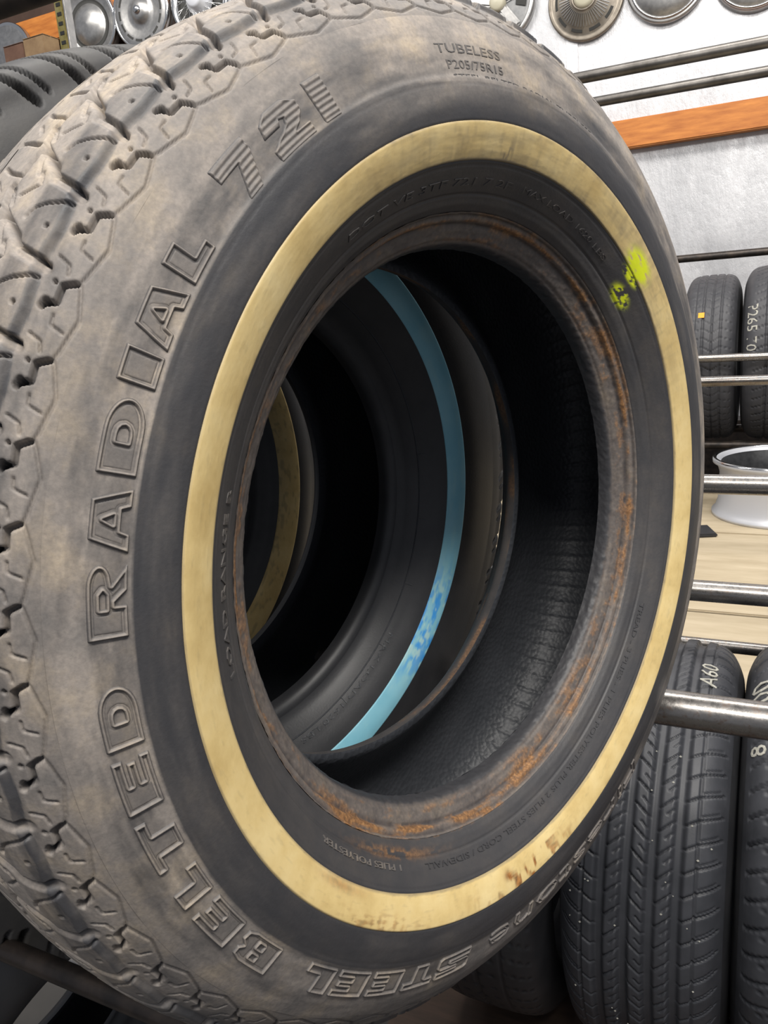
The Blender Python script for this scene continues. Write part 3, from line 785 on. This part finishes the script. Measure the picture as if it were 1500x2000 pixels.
# light grit caught in the sipes of the highway tire
gv, gf = [], []
for k in range(34):
    th = math.radians(rng.uniform(112, 205)); sg = PA.half + rng.uniform(-95, 95)
    r_, a_, nr, na = (float(q[0]) for q in PA.at(np.array([sg])))
    c0 = np.array([a_, r_ * math.cos(th), r_ * math.sin(th)]); e = rng.uniform(.0011, .0022); b0 = len(gv)
    gv += [tuple(c0 + e * np.array(d)) for d in ((1, 0, 0), (-1, 0, 0), (0, 1, 0), (0, -1, 0), (0, 0, 1), (0, 0, -1))]
    gf += [tuple(b0 + i for i in f) for f in ((0, 2, 4), (2, 1, 4), (1, 3, 4), (3, 0, 4), (2, 0, 5), (1, 2, 5), (3, 1, 5), (0, 3, 5))]
grit = poly_mesh('grit', gv, gf, CHALK, la); grit['kind'] = 'stuff'
# theta: 90 = top, 180 = towards the camera (-y)
tread_text('A60', 97, .072, .036, PA, la, (-1, 0), (0, -1))
tread_text('700', 104, -.095, .056, PB, lb, (-1, 0), (0, -1))
tread_text('8', 122, -.095, .040, PB, lb, (-1, 0), (0, -1))
tread_text('P265 70R', 160, -.088, .058, PV, ub, (1, 0), (0, 1))
def sticker(P, parent, th0, a0, w=.016):
    th = math.radians(th0) + np.linspace(-w / 2, w / 2, 5) / P.R
    ac = np.linspace(a0 - w / 2, a0 + w / 2, 5); ss = P.half - ac * 1000
    top = P.verts(ss, np.broadcast_to(th, (5, 5)), np.full((5, 5), 1.2)); bot = P.verts(ss, np.broadcast_to(th, (5, 5)), np.full((5, 5), -.6))
    V = np.concatenate([top.reshape(-1, 3), bot.reshape(-1, 3)]); q = grid_quads(5, 5, False)
    rim = [0, 1, 2, 3, 4, 9, 14, 19, 24, 23, 22, 21, 20, 15, 10, 5]
    side = [(a, b, b + 25, a + 25) for a, b in zip(rim, rim[1:] + rim[:1])]
    o = np_mesh('sticker', V, np.vstack([q, q[:, ::-1] + 25, np.array(side)]), ORANGE, parent, False); o['label'] = 'orange sticker'
sticker(PU, ua, 146, -.028, .022)
sticker(PV, ub, 146, -.008, .022)

# ------------------------------------------------------------------ racks
near = empty('tire_rack', (0, .04, -1.2)); tag(near, 'near steel pipe rack carrying the foreground whitewall row', 'rack', 'pipe racks')
def rail(rack, p0, p1, d, mat=PIPE, name='rail'):
    o = tube(name, np.array(p0) - np.array(rack.location), np.array(p1) - np.array(rack.location), d / 2, mat, rack, 32, 3)
    return o
rail(near, (-2.6, .279, -.260), (2.3, .279, -.260), .0365)
rail(near, (-2.6, -.205, -.2235), (2.3, -.205, -.2955), .0150, PIPE_BLACK)
rail(near, (-2.6, -.165, -.975), (2.3, -.165, -.975), .0365)
rail(near, (-2.6, .315, -.975), (2.3, .315, -.975), .0365)
rail(near, (-2.6, .279, .538), (2.3, .279, .538), .0385, PIPE_DARK)
for x in (-2.6, 2.3):
    for y in (-.205, .279):
        rail(near, (x, y, -1.2), (x, y, .9), .045, PIPE_DARK, 'rack_post')
    rail(near, (x, -.205, -.26), (x, .279, -.26), .03, PIPE_DARK, 'cross_bar'); rail(near, (x, -.205, .525), (x, .279, .525), .03, PIPE_DARK, 'cross_bar')
midr = empty('tire_rack', (0, 1.0, -1.2)); tag(midr, 'middle pipe rack standing behind the low shelf of tires', 'rack', 'pipe racks')
rail(midr, (-2.6, .846, -.343), (2.3, .846, -.343), .0355)
rail(midr, (-2.6, .999, -.197), (2.3, .999, -.197), .0355)
rail(midr, (-2.6, 1.05, -.529), (2.3, 1.05, -.529), .024)
for x in (-2.6, 2.3):
    for y in (.846, 1.05): rail(midr, (x, y, -1.2), (x, y, .1), .045, PIPE_DARK, 'rack_post')
    for z in (-.197, -.343, -.529): rail(midr, (x, .82, z), (x, 1.08, z), .03, PIPE_DARK, 'cross_bar')
far = empty('tire_rack', (0, 2.6, -1.2)); tag(far, 'far pipe rack along the foil wall', 'rack', 'pipe racks')
rail(far, (-2.6, 2.344, .807), (2.3, 2.344, .807), .0355, PIPE_FAR)
rail(far, (-2.6, 2.729, .806), (2.3, 2.729, .806), .0355, PIPE_FAR)
rail(far, (-2.6, 3.55, .252), (2.3, 3.55, .252), .034, PIPE_DARK)
rail(far, (-2.6, 2.76, -.132), (2.3, 2.76, -.132), .030)
rail(far, (-2.6, 2.10, -.142), (2.3, 2.10, -.142), .030)
rail(far, (-2.6, 2.98, -.501), (2.3, 2.98, -.501), .036, PIPE_DARK)
rail(far, (-2.6, 3.34, -.495), (2.3, 3.34, -.495), .036, PIPE_DARK)
for x in (-2.6, 2.3):
    for y in (2.10, 2.76, 3.55): rail(far, (x, y, -1.2), (x, y, 1.1), .05, PIPE_DARK, 'rack_post')
    for z in (.806, -.137, -.5, .252): rail(far, (x, 2.08, z), (x, 3.58, z), .03, PIPE_DARK, 'cross_bar')

shelf = empty('low_shelf', (0, .7, -1.12)); tag(shelf, 'dark stained wooden shelf board under the low row of tires', 'shelf')
for k in range(3):
    box('plank', (-.44, -.55 + .3 * k, -.022), (2.2, -.255 + .3 * k, .017), BOARD_DARK, shelf, .004)
for x in (-.35, 2.1): box('leg', (x - .04, -.5, -.08), (x + .04, .33, -.022), BOARD_DARK, shelf, .004)
table = empty('plywood_table', (0, 2.3, -1.2)); tag(table, 'long tan plywood table top behind the racks with loose wheels on it', 'table')
for y0, y1 in ((1.135, 1.54), (1.555, 2.25), (2.26, 2.86)):
    box('plank', (-1.7, y0 - 2.3, .518), (2.2, y1 - 2.3, .54), BOARD, table, .003)
for x in (-1.62, 2.1):
    for y in (1.2, 2.8): box('leg', (x - .04, y - 2.34, 0), (x + .04, y - 2.26, .52), BOARD, table, .004)

# ------------------------------------------------------------------ loose wheels on the table
def wheel(loc, label, R, Hh, paint, bright, rot):
    w = empty('wheel', loc); tag(w, label, 'wheel', 'loose wheels on the plywood table'); w.rotation_euler = (0, 0, rot)
    prof = [(R - .020, .006), (R, 0), (R, .012), (R - .010, .018), (R - .014, .034), (R - .020, .05), (R - .024, Hh - .05), (R - .018, Hh - .028), (R - .012, Hh - .018), (R, Hh - .012), (R, Hh), (R - .010, Hh + .003),
            (R - .022, Hh - .004), (R - .028, Hh - .012)]
    lathe('rim', prof, paint, w, 72)
    lathe('inner_barrel', [(R - .026, Hh - .010), (R - .034, Hh - .028), (R - .045, Hh - .05), (R - .05, Hh - .09), (R - .05, .05), (R - .03, .01), (R - .019, .006)], DARK_ALLOY, w, 72)
    lathe('lip', [(R - .013, Hh + .001), (R - .010, Hh + .005), (R - .002, Hh + .004), (R + .001, Hh - .002)], bright, w, 72)
    zd = Hh - .085
    lathe('hub', [(.0, zd + .03), (.03, zd + .028), (.036, zd + .01), (.075, zd + .004), (.085, zd - .02), (.085, zd - .05), (.03, zd - .05), (.03, .02), (.0, .02)], bright, w, 40)
    lathe('centre_cap', [(0, zd + .046), (.026, zd + .044), (.031, zd + .030), (.031, zd + .02)], paint, w, 32)
    src = None
    for k in range(8):
        if src is None:
            n = 10; rr = np.linspace(.075, R - .052, n); ww = .022 + .012 * np.abs(np.linspace(-1, 1, n)) ** 2; zz = zd - .004 + .016 * np.sin(np.linspace(0, np.pi, n))
            ring = []
            for r_, w_, z_ in zip(rr, ww, zz):
                ring.append([(r_, -w_, z_ - .016), (r_, -w_, z_), (r_, -w_ * .7, z_ + .006), (r_, w_ * .7, z_ + .006), (r_, w_, z_), (r_, w_, z_ - .016)])
            src = np_mesh('spoke', np.array(ring), grid_quads(n, 6, True), bright, w); o = src
        else: o = link(src.copy(), w)
        o.rotation_euler = (0, 0, 2 * math.pi * k / 8)
    bolts(w, 'lug_hole', .058, zd + .006, 5, .008, .003, CHARCOAL)
    return w
wheel((.185, 2.54, -.66), 'silver alloy wheel lying on the tan table behind the pipes', .226, .20, SILVER_PAINT, CHROME, .3)
wheel((-.30, 2.62, -.66), 'grey wheel mostly hidden behind the foreground tire, beside the silver alloy wheel', .215, .19, ALU_GREY, ALU_GREY, .1)
slab = box('dark_slab', (-.10, -.05, 0), (.095, .06, .012), RUB_DARK, None, .004, (0, 0, .35), (-.105, 2.22, -.66))  # thin dark slab lying on the planks
tag(slab, 'flat dark scrap on the tan table in front of the wheels', 'slab')

# ------------------------------------------------------------------ hubcaps on the walls (local z = out of the wall)
def face(loc, tilt=0, spin=0):
    return Matrix.Translation(loc) @ Matrix.Rotation(math.radians(90), 4, 'X') @ Matrix.Rotation(tilt, 4, 'Y') @ Matrix.Rotation(spin, 4, 'Z')
hg = 'hubcaps hung on the walls'
def hubcap(loc, label, tilt=0, spin=0):
    o = empty('hubcap', M=face(loc, tilt, spin)); tag(o, label, 'hubcap', hg); return o
def slots(parent, n, r0, r1, z0, z1, frac, mat, name='slot', thick=.003):
    src = None
    for k in range(n):
        if src is None:
            a = np.linspace(-math.pi / n * frac, math.pi / n * frac, 9)
            top = np.stack([np.stack([r * np.cos(a), r * np.sin(a), np.full(9, z)], 1) for r, z in ((r0, z0), (r1, z1))])
            V = np.concatenate([top.reshape(-1, 3), top.reshape(-1, 3) - [0, 0, thick]])
            q = grid_quads(2, 9, False); rim = list(range(9)) + list(range(17, 8, -1))
            side = [(x, y, y + 18, x + 18) for x, y in zip(rim, rim[1:] + rim[:1])]
            src = np_mesh(name, V, np.vstack([q, q[:, ::-1] + 18, np.array(side)]), mat, parent, False); o = src
        else: o = link(src.copy(), parent)
        o.rotation_euler = (0, 0, 2 * math.pi * k / n)

# bronze finned cap
hc = hubcap((-.783, 4.086, 1.557), 'tarnished bronze hubcap with fine radial fins and cream centre on the foil wall')
lathe('dish', [(.0, .0), (.186, .0), (.19, .004), (.19, .012), (.182, .020), (.172, .014), (.160, .016), (.132, .030), (.066, .058), (.062, .060), (0, .060)], BRONZE, hc, 96)
src = None
for k in range(54):
    if src is None: src = box('fin', (.070, -.0020, .029), (.130, .0020, .0350), ALU, hc, 0, (0, .40, 0)); o = src; src.location = (-.004, 0, .042)
    else: o = link(src.copy(), hc)
    a = 2 * math.pi * k / 54
    o.matrix_local = Matrix.Rotation(a, 4, 'Z') @ Matrix.Translation((.100, 0, .0445)) @ Matrix.Rotation(.437, 4, 'Y') @ Matrix.Translation((-.100, 0, -.032))
slots(hc, 10, .139, .152, .0275, .0225, .62, CHARCOAL, 'vent_slot')
lathe('centre_cap', [(0, .080), (.036, .078), (.048, .070), (.052, .060), (.052, .056)], CREAM_CAP, hc, 40)
lathe('ring', [(.052, .058), (.056, .066), (.062, .066), (.065, .058)], BRONZE, hc, 48)
# plain silver cap
hc = hubcap((-.395, 4.086, 1.560), 'plain silver domed hubcap beside the bronze finned one on the foil wall')
lathe('dish', [(.0, .0), (.186, .0), (.19, .005), (.19, .016), (.180, .026), (.170, .020), (.156, .034), (.12, .048), (.08, .056), (.05, .056)], ALU, hc, 96)
lathe('centre_cap', [(0, .074), (.03, .072), (.046, .064), (.052, .054)], CHROME, hc, 40)
lathe('ring', [(.160, .026), (.164, .034), (.170, .034), (.173, .022)], CHROME, hc, 72)
# grey five spoke cap
hc = hubcap((-1.232, 4.086, 1.629), 'grey spoked wheel cover peeking over the top of the foreground tire')
lathe('dish', [(.0, .0), (.176, .0), (.18, .004), (.172, .012), (.15, .014), (.06, .024), (0, .026)], ALU_GREY, hc, 80)
lathe('lip', [(.160, .010), (.168, .024), (.184, .022), (.192, .010), (.192, .0), (.176, 0)], ALU, hc, 80)
src = None
for k in range(5):
    if src is None: src = box('spoke', (.03, -.024, .02), (.165, .024, .040), ALU, hc, .010); o = src
    else: o = link(src.copy(), hc)
    o.rotation_euler = (0, 0, 2 * math.pi * k / 5 + .35)
slots(hc, 5, .095, .150, .026, .024, .42, CHARCOAL, 'vent_slot')
lathe('centre_cap', [(0, .060), (.03, .058), (.042, .046), (.044, .024)], CREAM_CAP, hc, 36)
# a fourth one whose lower edge just shows
hc = hubcap((-.005, 4.086, 1.530), 'silver hubcap at the top right whose lower edge alone shows')
lathe('dish', [(.0, .0), (.186, .0), (.19, .005), (.18, .022), (.15, .036), (.08, .05), (0, .052)], ALU, hc, 72)
lathe('ring', [(.166, .024), (.170, .034), (.176, .034), (.180, .020)], CHROME, hc, 72)
# left wall: dished cap, slotted cap, wire cap, edge of one more
hc = hubcap((-3.499, 3.535, 1.845), 'dished silver hubcap behind the yellow upright post', .12)
lathe('dish', [(.0, .0), (.186, .0), (.19, .006), (.19, .05), (.180, .060), (.168, .056), (.160, .050), (.122, .036), (.112, .034), (.104, .046), (.06, .066), (0, .072)], ALU, hc, 96)
lathe('rim_ring', [(.176, .058), (.184, .064), (.193, .058), (.193, .046)], CHROME, hc, 96)
lathe('dark_channel', [(.106, .0405), (.114, .0358), (.124, .0378), (.130, .041)], CHARCOAL, hc, 72)
hc = hubcap((-3.109, 3.535, 1.836), 'silver hubcap with a ring of dark slots around its rim', .0)
lathe('dish', [(.0, .0), (.186, .0), (.19, .006), (.19, .04), (.180, .050), (.150, .052), (.128, .050), (.10, .040), (.072, .040), (.060, .050), (.052, .064), (.03, .074), (0, .076)], ALU, hc, 96)
slots(hc, 14, .140, .152, .0530, .0530, .70, CHARCOAL, 'vent_slot')
lathe('rim_ring', [(.176, .048), (.184, .056), (.193, .050), (.193, .036)], CHROME, hc, 96)
lathe('centre_boss', [(0, .092), (.012, .091), (.020, .084), (.024, .074)], CHROME, hc, 36)
lathe('shadow_ring', [(.186, .0), (.1925, .0), (.1925, .020), (.188, .026)], PIPE_DARK, hc, 80)  # dark ring stands in for the shadow behind the cap
hc = hubcap((-2.715, 3.535, 1.81), 'chrome wire spoke hubcap with a white hub on the left wall', .0)
lathe('dish', [(.0, .0), (.176, .0), (.18, .004), (.15, .008), (.0, .012)], CHARCOAL, hc, 72)
lathe('rim_ring', [(.150, .012), (.156, .040), (.176, .048), (.190, .036), (.190, .0), (.17, 0)], CHROME, hc, 96)
lathe('hub', [(0, .096), (.038, .094), (.050, .084), (.056, .06), (.074, .050), (.078, .02)], SILVER_PAINT, hc, 56)
src = None
for k in range(40):
    a = 2 * math.pi * k / 40; d = (.16 if k % 2 else -.16)
    if src is None:
        src = tube('wire_spoke', (.066, 0, .062), (.162 * math.cos(.16), .162 * math.sin(.16), .030), .0017, CHROME, hc, 6, 1)
        alt = tube('wire_spoke', (.066, 0, .050), (.162 * math.cos(.16), -.162 * math.sin(.16), .022), .0017, CHROME, hc, 6, 1)
    else:
        o = link((src if k % 2 else alt).copy(), hc); o.rotation_euler = (0, 0, a)
hc = hubcap((-4.17, 3.535, 1.80), 'silver hubcap cut by the left edge of the photo', .0)
lathe('dish', [(.0, .0), (.186, .0), (.19, .006), (.19, .03), (.178, .044), (.15, .040), (.10, .052), (0, .06)], ALU, hc, 80)
lathe('rim_ring', [(.172, .042), (.182, .050), (.193, .042), (.193, .028)], CHROME, hc, 80)

# cartons on a ledge at upper left, upright post
ledge = box('wall_ledge', (-5.4, -.30, -.02), (-2.7, 0.0, 0.0), BOARD_DARK, None, .003, None, (0, 3.62, 1.56)); tag(ledge, 'dark wooden ledge holding cartons on the upper left wall', 'shelf')
def carton(lo, hi, mat, label):
    c = empty('carton', ((lo[0] + hi[0]) / 2, (lo[1] + hi[1]) / 2, lo[2])); tag(c, label, 'box', 'cartons on the wall ledge')
    h = np.array(hi) - np.array(lo)
    box('body', (-h[0] / 2, -h[1] / 2, 0), (h[0] / 2, h[1] / 2, h[2]), mat, c, .004)
    box('flap', (-h[0] / 2, -h[1] / 2 - .001, h[2]), (h[0] / 2, -.003, h[2] + .004), mat, c, .0015)
    box('flap', (-h[0] / 2, .003, h[2]), (h[0] / 2, h[1] / 2 + .001, h[2] + .004), mat, c, .0015)
carton((-4.03, 3.33, 1.56), (-3.87, 3.45, 1.79), CARD_DARK, 'dark brown carton on the ledge under the orange girt')
carton((-3.865, 3.33, 1.56), (-3.70, 3.45, 1.80), CARD, 'lighter tan carton on the ledge beside the dark brown one')
carton((-4.34, 3.33, 1.56), (-4.045, 3.45, 1.70), mat=ORANGE_RUST, label='orange carton low at the left edge of the ledge')

post = empty('upright_post', (-1.865, 1.6, -1.2)); tag(post, 'yellow zinc slotted steel upright post at the upper left', 'post')
box('channel', (-.019, -.014, 0), (.019, .014, 3.2), GOLD, post, .004)
box('edge_strip', (.0195, -.017, 0), (.028, .014, 3.2), ALU, post, .002)
src = None
for k in range(14):
    z = 2.05 + .026 * k
    if src is None: src = box('slot', (-.008, -.0155, 0), (.009, -.0135, .010), CHARCOAL, post, 0); o = src
    else: o = link(src.copy(), post)
    o.location = (0, 0, z)
